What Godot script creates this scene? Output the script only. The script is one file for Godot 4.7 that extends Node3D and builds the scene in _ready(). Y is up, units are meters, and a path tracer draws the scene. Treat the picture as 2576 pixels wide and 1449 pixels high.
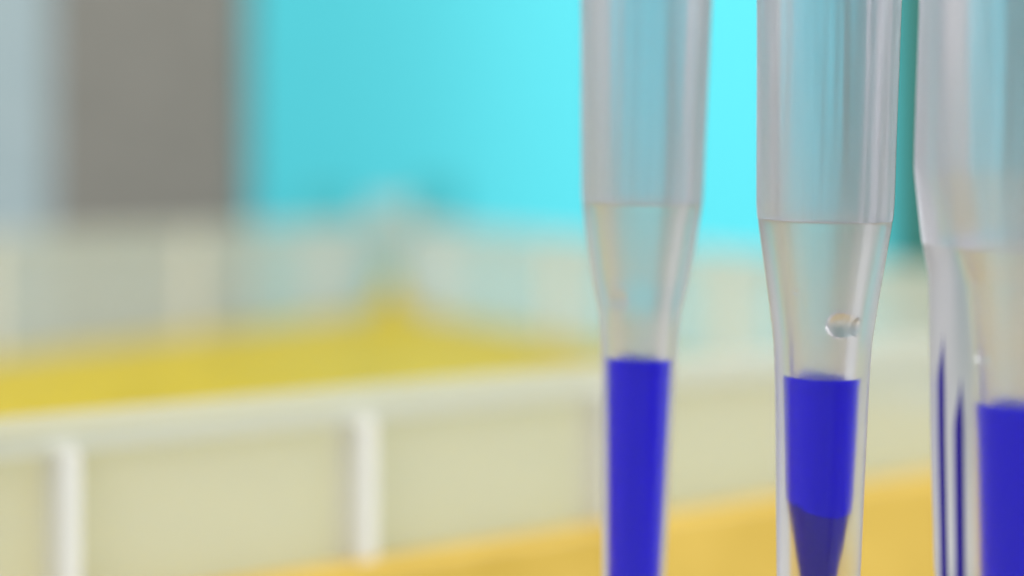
extends Node3D
# Close-up of three liquid-filled pipette tips in front of an out-of-focus tip box.
# Pixel helpers use the photograph at 2576 x 1449; distances in millimetres from the eye.
const F := 4093.0
const CX := 1288.0
const HORIZON := 350.0
const MM := 0.001

func px(x: float, y: float, z: float) -> Vector3:
	return Vector3((x - CX) * z / F, -(y - HORIZON) * z / F, -z) * MM

# ---------------------------------------------------------------- helpers
func lin(r: float, g: float, b: float, a := 1.0) -> Color:
	var c := Color(r, g, b).linear_to_srgb()
	c.a = a
	return c

func mat(called: String, c: Color, rough := 0.5, spec := 0.5) -> StandardMaterial3D:
	var m := StandardMaterial3D.new()
	m.resource_name = called
	m.albedo_color = c
	m.roughness = rough
	m.metallic_specular = spec
	return m

func clear(called: String, c: Color, rough: float, ior: float) -> StandardMaterial3D:
	var m := mat(called, c, rough)
	m.transparency = BaseMaterial3D.TRANSPARENCY_ALPHA
	m.refraction_enabled = true
	m.refraction_scale = (ior - 1.0) / 10.0
	return m

func mottled(m: StandardMaterial3D, a: Color, b: Color, scale: float, seed_: int) -> StandardMaterial3D:
	var n := FastNoiseLite.new()
	n.seed = seed_
	n.frequency = 0.012
	n.fractal_octaves = 5
	var t := NoiseTexture2D.new()
	t.width = 512
	t.height = 512
	t.seamless = true
	t.noise = n
	var g := Gradient.new()
	g.set_color(0, a)
	g.set_color(1, b)
	t.color_ramp = g
	m.albedo_texture = t
	m.albedo_color = Color.WHITE
	m.uv1_triplanar = true
	m.uv1_scale = Vector3.ONE * scale
	return m

func part(called: String, mesh: Mesh, m: Material, parent: Node, at := Vector3.ZERO, basis_ := Basis()) -> MeshInstance3D:
	var o := MeshInstance3D.new()
	o.name = called
	o.mesh = mesh
	o.material_override = m
	o.transform = Transform3D(basis_, at)
	parent.add_child(o, true)
	return o

func thing(called: String, label: String, category: String, at: Vector3, group := "") -> Node3D:
	var o := Node3D.new()
	o.name = called
	add_child(o, true)
	o.position = at
	o.set_meta("label", label)
	o.set_meta("category", category)
	if group:
		o.set_meta("group", group)
	return o

# A box with rounded edges: a cube whose corners are drawn in on a fillet of radius r.
var made_boxes := {}
func rbox(size: Vector3, r: float) -> ArrayMesh:
	var key := [size.snapped(Vector3.ONE * 1e-6), r]
	if made_boxes.has(key):
		return made_boxes[key]
	r = minf(r, minf(size.x, minf(size.y, size.z)) * 0.49)
	var core := size / 2 - Vector3.ONE * r
	var steps := [-1.0, -0.924, -0.707, -0.383, 0.383, 0.707, 0.924, 1.0]
	var st := SurfaceTool.new()
	st.begin(Mesh.PRIMITIVE_TRIANGLES)
	var grid := [-1.0, -0.72, -0.41, -0.0001, 0.0001, 0.41, 0.72, 1.0]
	for axis in 3:
		for s in [-1.0, 1.0]:
			var pts := []
			for i in 8:
				for j in 8:
					var d := Vector3.ZERO
					d[axis] = s
					d[(axis + 1) % 3] = grid[i]
					d[(axis + 2) % 3] = grid[j]
					if i == 3 or i == 4: d[(axis + 1) % 3] = 0.0
					if j == 3 or j == 4: d[(axis + 2) % 3] = 0.0
					var n := d.normalized()
					var c := Vector3.ZERO
					c[axis] = s * core[axis]
					c[(axis + 1) % 3] = core[(axis + 1) % 3] * (-1.0 if i < 4 else 1.0)
					c[(axis + 2) % 3] = core[(axis + 2) % 3] * (-1.0 if j < 4 else 1.0)
					pts.append([c + n * r, n])
			for i in 7:
				for j in 7:
					var q := [pts[i * 8 + j], pts[(i + 1) * 8 + j], pts[(i + 1) * 8 + j + 1], pts[i * 8 + j + 1]]
					for t in [[0, 1, 2], [0, 2, 3]]:
						tri(st, q[t[0]], q[t[1]], q[t[2]])
	var m := st.commit()
	made_boxes[key] = m
	return m

func tri(st: SurfaceTool, a, b, c) -> void:
	var p: Vector3 = a[0]
	var q: Vector3 = b[0]
	var w: Vector3 = c[0]
	var cr := (q - p).cross(w - p)
	if cr.length_squared() < 1e-22:
		return
	var out: Vector3 = a[1] + b[1] + c[1]
	var order := [a, b, c] if cr.dot(out) < 0.0 else [a, c, b]
	for v in order:
		st.set_normal(v[1])
		st.add_vertex(v[0])

# A turned solid. ring: [radius, height, side] runs round the closed outline; wave adds the faint lengthwise flow lines of moulded plastic.
func lathe(outline: Array, wave: float, seed_: int, seg := 128, ragged := 0.0) -> ArrayMesh:
	var n := FastNoiseLite.new()
	n.seed = seed_
	n.frequency = 1.0
	n.fractal_octaves = 2
	var st := SurfaceTool.new()
	st.begin(Mesh.PRIMITIVE_TRIANGLES)
	var count := outline.size()
	var rows := []
	for k in count:
		var row := []
		for s in seg + 1:
			var t := TAU * (s % seg) / seg
			var r: float = outline[k][0]
			if r > 0.0:
				r *= 1.0 + wave * n.get_noise_3d(cos(t) * 4.5, sin(t) * 4.5, outline[k][1] * 60.0 + (40.0 if outline[k][2] < 0 else 0.0))
			var h: float = outline[k][1]
			if outline[k][2] == 2:  # the uneven lower edge of a liquid
				h += ragged * (0.5 * n.get_noise_2d(cos(t) * 0.5 + 9.0, sin(t) * 0.5) - 0.75 * cos(t) - 0.5 * sin(t))
			row.append(Vector3(cos(t) * r, h, sin(t) * r))
		rows.append(row)
	for k in count - 1:
		var d := Vector2(outline[k + 1][0] - outline[k][0], outline[k + 1][1] - outline[k][1])
		if d.length() < 1e-9:
			continue
		for s in seg:
			var quad := []
			for c in [[k, s], [k + 1, s], [k + 1, s + 1], [k, s + 1]]:
				quad.append([rows[c[0]][c[1]], smooth_normal(outline, rows, c[0], c[1] % seg, seg, k)])
			tri(st, quad[0], quad[1], quad[2])
			tri(st, quad[0], quad[2], quad[3])
	return st.commit()

func seg_normal(outline: Array, k: int) -> Vector2:
	var d := Vector2(outline[k + 1][0] - outline[k][0], outline[k + 1][1] - outline[k][1]).normalized()
	return Vector2(-d.y, d.x)  # outline runs so that this points out of the solid

func smooth_normal(outline: Array, rows: Array, k: int, s: int, seg: int, piece: int) -> Vector3:
	var here := seg_normal(outline, piece)
	var n2 := here
	var other := k - 1 if k == piece else k
	if other >= 0 and other < outline.size() - 1 and other != piece:
		var o := seg_normal(outline, other)
		if o.dot(here) > 0.6:
			n2 = (o + here).normalized()
	var p: Vector3 = rows[k][s]
	var radial := Vector3(p.x, 0, p.z)
	if radial.length() < 1e-9:
		return Vector3(0, signf(n2.y), 0)
	var a: Vector3 = rows[k][(s + 1) % seg]
	var b: Vector3 = rows[k][(s + seg - 1) % seg]
	var along := (a - b)
	var rad := Vector3(along.z, 0, -along.x).normalized()
	if rad.dot(radial) < 0:
		rad = -rad
	return (rad * n2.x + Vector3.UP * n2.y).normalized()

func smoothed(table: Array, y: float, col: int) -> float:
	for i in table.size() - 1:
		if y <= table[i + 1][0]:
			return lerpf(table[i][col], table[i + 1][col], clampf((y - table[i][0]) / (table[i + 1][0] - table[i][0]), 0, 1))
	return table[-1][col]

# Rounds the kinks of a measured profile by averaging over a few pixels either way.
func profile(table: Array, y: float, col: int, soft: float) -> float:
	var s := 0.0
	for i in 9:
		s += smoothed(table, y + soft * (i - 4) / 4.0, col)
	return s / 9.0

# ---------------------------------------------------------------- one pipette tip
# table: [y pixel, outer half width, bore half width]; ledge: y of the step in the bore; level: y of the liquid
func pipette_tip(label: String, x_top: float, lean: float, z: float, table: Array, ledge: float, level: float, m_frost: Material, m_tip: Material, m_glint_ring: Material, m_liquid: Material, seed_: int, film: float, m_film: Array, settled := 0.0, m_dyes := []) -> Node3D:
	var k := z / F * MM
	var origin := px(x_top, HORIZON, z)
	var t := thing("pipette_tip", label, "pipette tip", origin, "pipette tips filled with blue liquid")
	t.rotation.z = lean
	var y0: float = table[0][0]
	var y1: float = table[-1][0]
	var outer := []
	var inner := []
	var ys := []
	var y := y0
	# frosted barrel, its haze painting in the grey it refracts, then the clearer cone
	for piece in [["barrel", y0, ledge, m_frost, 0.016], ["cone", ledge + 0.4, y1, m_tip, 0.005]]:
		outer = []
		inner = []
		ys = []
		y = piece[1]
		while y < piece[2] - 6.0:
			ys.append(y)
			y += 12.0
		ys.append(piece[2])
		for q in ys:
			outer.append([profile(table, q, 1, 22.0) * k, -(q - HORIZON) * k, 1])
			inner.append([(profile(table, q, 2, 16.0) + (8.0 if piece[0] == "barrel" else 0.0)) * k, -(q - HORIZON) * k, -1])
		var outline := []
		for i in range(inner.size() - 1, -1, -1):
			outline.append(inner[i])
		outline.append_array(outer)
		outline.append(inner[-1])
		part(piece[0], lathe(outline, piece[4], seed_), piece[3], t)
	var bead := []  # pale bead added to imitate the glint at the ledge
	var br := profile(table, ledge, 2, 16.0) + 1.0
	for i in 13:
		var a := TAU * i / 12.0
		bead.append([(br + 3.6 * sin(a)) * k, -(ledge - HORIZON) * k + 3.6 * cos(a) * k, 1])
	part("ring", lathe(bead, 0.0, seed_), m_glint_ring, t)
	# the liquid column wets the bore, with a hollow meniscus that creeps up the wall
	var col := []
	var gap := -0.030 / z * F
	var top_r := profile(table, level, 2, 16.0) - gap
	for f in [0.0, 0.25, 0.5, 0.7, 0.82, 0.9, 0.95]:
		col.append([top_r * f * k, -(level - HORIZON - 26.0 * pow(f, 5.0)) * k, 1])
	var crest := level - film
	col.append([(profile(table, crest, 2, 16.0) - gap) * k, -(crest - HORIZON) * k, 1])
	var v := level - film * 0.5
	var foot := settled if settled > 0.0 else y1 - 6.0
	while v < foot - 8.0:
		col.append([(profile(table, v, 2, 16.0) - gap) * k, -(v - HORIZON) * k, 1])
		v += 18.0
	col.append([(profile(table, foot, 2, 16.0) - gap) * k, -(foot - HORIZON) * k, 2 if settled > 0.0 else 1])
	col.append([0.0, -(foot - HORIZON) * k, 1])
	var liq := part("liquid", lathe(col, 0.0, seed_, 128, 14.0 * k), m_liquid, t)
	liq.set_meta("label", "deep blue liquid filling the bore")
	if settled > 0.0:
		# clear dye stands in the narrow end of the bore: the yellow behind it turns it dark
		for n in m_dyes.size():
			var head: float = foot - 50.0 + n * 24.0
			var end: float = foot + 30.0 * (n + 1) if n < m_dyes.size() - 1 else y1 - 6.0
			var inset := gap * (0.82 - 0.16 * n)
			var low := [[0.0, -(head - HORIZON) * k, 1]]
			v = head
			while v < end - 8.0:
				low.append([(profile(table, v, 2, 16.0) - inset) * k, -(v - HORIZON) * k, 1])
				v += 14.0
			low.append([(profile(table, end, 2, 16.0) - inset) * k, -(end - HORIZON) * k, 2 if n < m_dyes.size() - 1 else 1])
			low.append([0.0, -(end - HORIZON) * k, 1])
			var dye := part("clear_liquid", lathe(low, 0.0, seed_ + n, 128, 12.0 * k), m_dyes[n], t)
			dye.set_meta("label", "clear blue liquid in the narrowing bore, dark against the yellow")
	# films added on the bore: blue softens the liquid's edge, milky paints haze into the cone
	for f in [[level - 34.0, level + 4.0, 1.2, m_film[0]], [ledge + 16.0, level - 30.0, 0.7, m_film[1]]]:
		var sheet := []
		v = f[0]
		while v < f[1]:
			sheet.append([(profile(table, v, 2, 16.0) - f[2]) * k, -(v - HORIZON) * k, 2 if v == f[0] else 1])
			v += 8.0
		part("film", lathe(sheet, 0.0, seed_ + 5, 128, 20.0 * k), f[3], t)
	return t

# A painted dark strip imitating blue liquid mirrored in the tip wall: x is its distance from the axis in pixels at its top.
func streak(t: Node3D, z: float, table: Array, share: float, y0: float, y1: float, half: float, m: Material) -> void:
	var k := z / F * MM
	var st := SurfaceTool.new()
	st.begin(Mesh.PRIMITIVE_TRIANGLES)
	var rows := []
	var y := y0
	while y <= y1:
		var r := profile(table, y, 1, 22.0)
		var w := half * smoothstep(y0 - 4.0, y0 + 140.0, y)
		var c := (Vector3(-share, 0, sqrt(1.0 - share * share)) * (r + w * 0.8) + Vector3(0, HORIZON - y, 0)) * k
		var row := []
		for i in 9:
			var a := TAU * i / 8
			var n := Vector3(cos(a), 0, sin(a))
			row.append([c + n * w * k, n])
		rows.append(row)
		y += 20.0
	for i in rows.size() - 1:
		for j in 8:
			tri(st, rows[i][j], rows[i][j + 1], rows[i + 1][j + 1])
			tri(st, rows[i][j], rows[i + 1][j + 1], rows[i + 1][j])
	part("reflection_streak", st.commit(), m, t)

func droplet(t: Node3D, z: float, x: float, y: float, depth: float, half: Vector3, m: Material, called := "droplet") -> void:
	var k := z / F * MM
	var s := SphereMesh.new()
	s.radius = 1.0
	s.height = 2.0
	s.radial_segments = 32
	s.rings = 16
	part(called, s, m, t, Vector3(x, -(y - HORIZON), depth) * k, Basis.from_scale(half * k))

# ---------------------------------------------------------------- scene
func _ready() -> void:
	var cam := Camera3D.new()
	cam.name = "camera"
	cam.projection = Camera3D.PROJECTION_FRUSTUM
	var attr := CameraAttributesPhysical.new()
	attr.frustum_focal_length = 50.0
	attr.frustum_focus_distance = 0.0605
	attr.exposure_aperture = 17.0
	attr.frustum_near = 0.02
	attr.frustum_far = 5.0
	cam.attributes = attr
	add_child(cam)
	cam.near = 0.02
	cam.far = 5.0
	cam.size = 2.0 * 724.5 / F * cam.near
	cam.frustum_offset = Vector2(0, -(724.5 - HORIZON) / F * cam.near)
	cam.current = true

	var env := Environment.new()
	env.background_mode = Environment.BG_COLOR
	env.background_color = lin(0.36, 0.37, 0.39)
	env.tonemap_mode = Environment.TONE_MAPPER_LINEAR
	env.tonemap_exposure = 1.5
	env.sdfgi_enabled = true
	env.ssao_enabled = true
	env.ssil_enabled = true
	var we := WorldEnvironment.new()
	we.name = "room_light"
	we.environment = env
	add_child(we)

	lamp("ceiling_light", Vector3(-0.06, 0.42, 0.02), Vector3(0.0, -0.02, -0.18), Vector2(0.45, 0.45), 0.125, Color(1.0, 0.99, 0.97))
	lamp("added_side_light", Vector3(0.34, 0.16, -0.01), Vector3(0.0, -0.01, -0.14), Vector2(0.25, 0.30), 0.09, Color(0.97, 0.98, 1.0))  # unseen soft light added to brighten the right edges of the tips

	lamp("added_side_light", Vector3(-0.36, 0.20, -0.08), Vector3(0.02, -0.01, -0.18), Vector2(0.25, 0.30), 0.088, Color(1.0, 0.99, 0.97))  # unseen soft light added from the left to lift the box's right wall

	# materials
	var m_tip := clear("hazy polypropylene", lin(0.93, 0.91, 0.91, 0.003), 0.28, 1.40)
	m_tip.metallic_specular = 0.22
	var m_frost := clear("frosted polypropylene", lin(0.86, 0.85, 0.89, 0.045), 0.30, 1.49)
	m_frost.metallic_specular = 0.4
	var m_glint_ring := clear("pale glint bead", lin(0.92, 0.92, 0.92, 0.6), 0.1, 1.49)
	var m_blue := clear("blue dye solution", lin(0.016, 0.004, 0.99, 0.64), 0.15, 1.33)
	m_blue.metallic_specular = 0.15
	var m_water := clear("clear droplet", lin(0.95, 0.96, 0.97, 0.06), 0.06, 1.33)
	var m_panel := mat("milky plastic", lin(0.48, 0.50, 0.46, 0.54), 0.45)
	m_panel.transparency = BaseMaterial3D.TRANSPARENCY_ALPHA
	m_panel.backlight_enabled = true
	m_panel.backlight = lin(0.9, 0.9, 0.8)
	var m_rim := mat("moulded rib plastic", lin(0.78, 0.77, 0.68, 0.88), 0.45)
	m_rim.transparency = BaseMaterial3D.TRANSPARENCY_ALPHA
	var m_yellow := mottled(mat("amber yellow plastic", Color.WHITE, 0.4), lin(0.52, 0.34, 0.032), lin(0.64, 0.43, 0.062), 16.0, 31)
	var m_lemon := mottled(mat("lemon yellow plastic", Color.WHITE, 0.5), lin(0.39, 0.30, 0.002), lin(0.54, 0.41, 0.005), 12.0, 37)
	var m_dyes := [clear("clear blue dye solution", lin(0.016, 0.004, 0.99, 0.01), 0.12, 1.33)]
	var m_film := [mat("thin blue film", lin(0.16, 0.14, 0.95, 0.35), 0.5, 0.2), mat("milky film", lin(0.84, 0.83, 0.80, 0.17), 0.5, 0.2)]
	for m in m_film:
		m.transparency = BaseMaterial3D.TRANSPARENCY_ALPHA
	var m_streak := mat("painted navy reflection", lin(0.03, 0.018, 0.24), 0.5, 0.2)
	var m_post := mottled(mat("grey paint", Color.WHITE, 0.6), Color(0.405, 0.405, 0.38), Color(0.455, 0.45, 0.425), 14.0, 5)
	var m_cyan := mat("cyan board", lin(0.09, 0.70, 0.79), 0.6)
	var m_teal := mat("dark teal board", lin(0.015, 0.15, 0.12), 0.6)
	var m_wall := mottled(mat("pale wall paint", Color.WHITE, 0.7), Color(0.60, 0.675, 0.695), Color(0.66, 0.725, 0.735), 6.0, 9)
	var m_bench := mottled(mat("grey bench laminate", Color.WHITE, 0.5), Color(0.70, 0.70, 0.69), Color(0.77, 0.77, 0.76), 8.0, 2)

	# ------------------------------------------------ setting
	var bench_y := -66.0
	var bench := part("bench_top", rbox(Vector3(0.9, 0.02, 0.62), 0.002), m_bench, self, Vector3(0, (bench_y - 10.0) * MM, -0.25))
	bench.set_meta("kind", "structure")
	bench.set_meta("label", "pale grey bench top under the tip box")
	var wall := part("wall", rbox(Vector3(0.9, 0.5, 0.02), 0.001), m_wall, self, Vector3(0, 0.15, -0.52))
	wall.set_meta("kind", "structure")
	wall.set_meta("label", "pale blue grey wall behind the grey post")
	board("cyan_board", "bright cyan board standing upright behind the tip box", "board", 612.0, 2228.0, 450.0, 6.0, bench_y, 200.0, m_cyan)
	board("teal_board", "dark teal board standing upright at the end of the cyan board", "board", 2240.0, 3500.0, 452.0, 6.0, bench_y, 200.0, m_teal)
	board("grey_post", "plain grey upright post in front of the cyan board's edge", "post", 126.0, 608.0, 380.0, 16.0, bench_y, 200.0, m_post)

	# ------------------------------------------------ tip box
	tip_box(bench_y, m_panel, m_rim, m_yellow, m_lemon)

	# ------------------------------------------------ two made-up capped tubes, added as teal smudges low on the cyan board
	var m_cap := mat("teal cap plastic", lin(0.03, 0.36, 0.40), 0.5)
	var m_body := mat("milky tube plastic", lin(0.6, 0.66, 0.64), 0.4)
	added_capped_tube("made-up teal capped tube standing in for a smudge behind the long far wall of the tip box", 825.0, 472.0, 345.0, bench_y, m_cap, m_body)
	added_capped_tube("made-up teal capped tube standing in for a smudge behind the tabbed far corner of the tip box", 1095.0, 452.0, 350.0, bench_y, m_cap, m_body)

	# ------------------------------------------------ pipette tips
	var t1 := pipette_tip("slimmest tip beside the cyan board, thin walled, blue liquid, tiny yellowish droplet above it", 1619.0, -0.022, 68.6, [
		[-900, 196, 150], [0, 164, 112], [500, 151, 100], [520, 149, 97], [711, 119, 72], [790, 100, 62], [902, 95, 57], [1449, 80, 44], [1900, 62, 28], [2060, 34, 12]],
		508.0, 940.0, m_frost, m_tip, m_glint_ring, m_blue, 3, 40.0, m_film)
	droplet(t1, 68.6, -50, 748, 28, Vector3(19, 26, 9), m_water)
	var t2 := pipette_tip("middle tip between the other two, with a large clear bubble above its blue liquid", 2078.0, -0.018, 62.0, [
		[-900, 210, 160], [0, 178, 122], [520, 169, 112], [560, 165, 107], [761, 135, 80], [860, 122, 70], [968, 117, 64], [1255, 109, 56], [1449, 104, 31], [1900, 74, 20], [2060, 36, 12]],
		552.0, 986.0, m_frost, m_tip, m_glint_ring, m_blue, 11, 40.0, m_film, 1275.0, m_dyes)
	droplet(t2, 62.0, 34, 808, 42, Vector3(37, 35, 18), m_water, "bubble")
	droplet(t2, 62.0, -76, 727, 72, Vector3(9, 9, 5), m_water)
	var table3 := [
		[-900, 296, 220], [0, 257, 158], [430, 262, 153], [620, 240, 118], [700, 224, 96], [900, 219, 76], [1100, 213, 66], [1449, 199, 57], [1900, 120, 36], [2060, 50, 16]]
	var t3 := pipette_tip("widest thick walled tip with two thin dark streaks beside its blue liquid", 2572.0, -0.016, 56.0, table3,
		618.0, 1050.0, m_frost, m_tip, m_glint_ring, m_blue, 23, 40.0, m_film)
	streak(t3, 56.0, table3, 0.95, 825.0, 1700.0, 9.0, m_streak)
	streak(t3, 56.0, table3, 0.82, 925.0, 1700.0, 12.0, m_streak)
	droplet(t3, 56.0, -90, 890, 50, Vector3(14, 12, 8), m_water)

func added_capped_tube(label: String, x: float, y: float, z: float, floor_y: float, m_cap: Material, m_body: Material) -> void:
	var top := -(y - HORIZON) * z / F - floor_y
	var t := thing("added_capped_tube", label, "tube", Vector3((x - CX) * z / F, floor_y, -z) * MM, "made-up capped tubes behind the tip box")
	var b := []
	for q in [[0.0, top - 3.0], [4.2, top - 3.0], [4.2, 4.0], [3.6, 1.4], [2.2, 0.2], [0.0, 0.0]]:
		b.append([q[0] * MM, q[1] * MM, 1])
	part("body", lathe(b, 0.0, 1, 48), m_body, t)
	var c := []
	for q in [[0.0, top], [4.2, top], [5.0, top - 0.6], [5.2, top - 1.2], [5.2, top - 9.0], [4.3, top - 9.0]]:
		c.append([q[0] * MM, q[1] * MM, 1])
	part("cap", lathe(c, 0.0, 1, 48), m_cap, t)

func lamp(called: String, at: Vector3, to: Vector3, size: Vector2, energy: float, c: Color) -> void:
	var l := AreaLight3D.new()
	l.name = called
	l.area_size = size
	l.light_energy = energy
	l.light_color = c
	l.area_range = 3.0
	l.shadow_enabled = true
	add_child(l, true)
	l.look_at_from_position(at, to)

func board(called: String, label: String, category: String, x0: float, x1: float, z: float, thick: float, y0: float, y1: float, m: Material) -> void:
	var a := (x0 - CX) * z / F
	var b := (x1 - CX) * z / F
	var o := part(called, rbox(Vector3(b - a, y1 - y0, thick) * MM, 0.0008), m, self, Vector3((a + b) / 2, (y0 + y1) / 2, -z - thick / 2) * MM)
	o.set_meta("label", label)
	o.set_meta("category", category)

# The box stands askew: u runs along its near wall, v away from the eye; heights are millimetres below the eye.
const U0 := -60.0
const U1 := 116.6
const V1 := 168.8
func tip_box(bench_y: float, m_panel: Material, m_rim: Material, m_yellow: Material, m_lemon: Material) -> void:
	var ud := Vector3(0.843, 0, -0.538)
	var at := Vector3(-26.43, 0, -84.0)
	var t := thing("tip_box", "open milky plastic tip box with ribbed walls and a yellow base", "tip box", (at + Vector3(0, bench_y, 0)) * MM)
	t.basis = Basis(ud.normalized(), Vector3.UP, ud.normalized().cross(Vector3.UP))
	# local axes: x = u, y = up from the bench, z = towards the eye, so v is -z
	var rim_top := -14.5 - bench_y
	var deck := -30.2 - bench_y
	var base_top := -24.3 - bench_y
	var wide := U1 - U0
	var mid := (U0 + U1) / 2
	part("deck", rbox(Vector3(wide - 2.0, 3.0, V1 - 2.0) * MM, 0.0005), m_lemon, t, Vector3(mid, deck - 1.5 - 4.0, -V1 / 2) * MM, Basis(Vector3(0, 0, 1), 0.05))
	# four yellow base walls outside the milky frame
	for w in [[mid, 1.2, wide + 4.6, 2.0, base_top], [mid, -V1 - 1.2, wide + 4.6, 2.0, deck - 6.0], [U0 - 1.2, -V1 / 2, 2.0, V1 + 0.2, deck - 6.0], [U1 + 1.2, -V1 / 2, 2.0, V1 + 0.2, deck - 6.0]]:
		part("base_wall", rbox(Vector3(w[2], w[4], w[3]) * MM, 0.0006), m_yellow, t, Vector3(w[0], w[4] / 2, w[1]) * MM)
	var p_h := rim_top - 1.0 - deck + 7.5
	var p_y := deck - 7.5 + p_h / 2
	var near_ribs := [-49.8, -32.1, -14.4, 3.2, 20.6, 38.1, 55.6, 73.2, 90.7]
	var far_ribs := [-28.0, 8.0, 44.0, 76.4]
	var side_ribs := [40.0, 80.0, 120.0]
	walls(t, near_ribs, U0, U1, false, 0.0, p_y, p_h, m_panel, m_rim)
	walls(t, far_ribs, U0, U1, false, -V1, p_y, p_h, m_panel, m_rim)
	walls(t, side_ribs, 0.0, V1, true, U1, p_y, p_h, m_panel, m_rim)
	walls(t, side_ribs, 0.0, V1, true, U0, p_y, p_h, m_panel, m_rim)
	for w in [[mid, 0.2, wide + 3.0, 2.6], [mid, -V1 - 0.2, wide + 3.0, 2.6]]:
		part("rim", rbox(Vector3(w[2], 1.95, w[3]) * MM, 0.0005), m_panel, t, Vector3(w[0], rim_top - 0.98, w[1]) * MM)
	for w in [U0 - 0.2, U1 + 0.2]:
		part("rim", rbox(Vector3(2.6, 1.85, V1 - 2.0) * MM, 0.0005), m_panel, t, Vector3(w, rim_top - 1.03, -V1 / 2) * MM)
	part("corner_tab", rbox(Vector3(9.0, 6.0, 1.6) * MM, 0.0007), m_panel, t, Vector3(U1 - 3.0, rim_top + 1.0, -V1 - 0.2) * MM)
	var gusset := []
	for q in [[0.0, 7.6], [0.6, 7.4], [1.0, 6.6], [1.6, 4.8], [2.6, 2.4], [4.0, 0.4], [5.0, -1.0], [0.0, -1.0]]:
		gusset.append([q[0] * MM, q[1] * MM, 1])
	part("corner_gusset", lathe(gusset, 0.0, 1, 32), m_lemon, t, Vector3(U1 - 5.8, deck, -V1 + 5.8) * MM)

func walls(t: Node3D, ribs: Array, a: float, b: float, side: bool, where: float, y: float, h: float, m_panel: Material, m_rib: Material) -> void:
	var ends := [a]
	ends.append_array(ribs)
	ends.append(b)
	for i in ends.size() - 1:
		var c: float = (ends[i] + ends[i + 1]) / 2
		var l: float = ends[i + 1] - ends[i] - 0.05
		part("panel", rbox(Vector3(1.2, h, l) * MM if side else Vector3(l, h, 1.2) * MM, 0.0002), m_panel, t, (Vector3(where, y, -c) if side else Vector3(c, y, where - 0.4)) * MM)
	for r in ribs:
		# a rib stands proud of the rim's lower half
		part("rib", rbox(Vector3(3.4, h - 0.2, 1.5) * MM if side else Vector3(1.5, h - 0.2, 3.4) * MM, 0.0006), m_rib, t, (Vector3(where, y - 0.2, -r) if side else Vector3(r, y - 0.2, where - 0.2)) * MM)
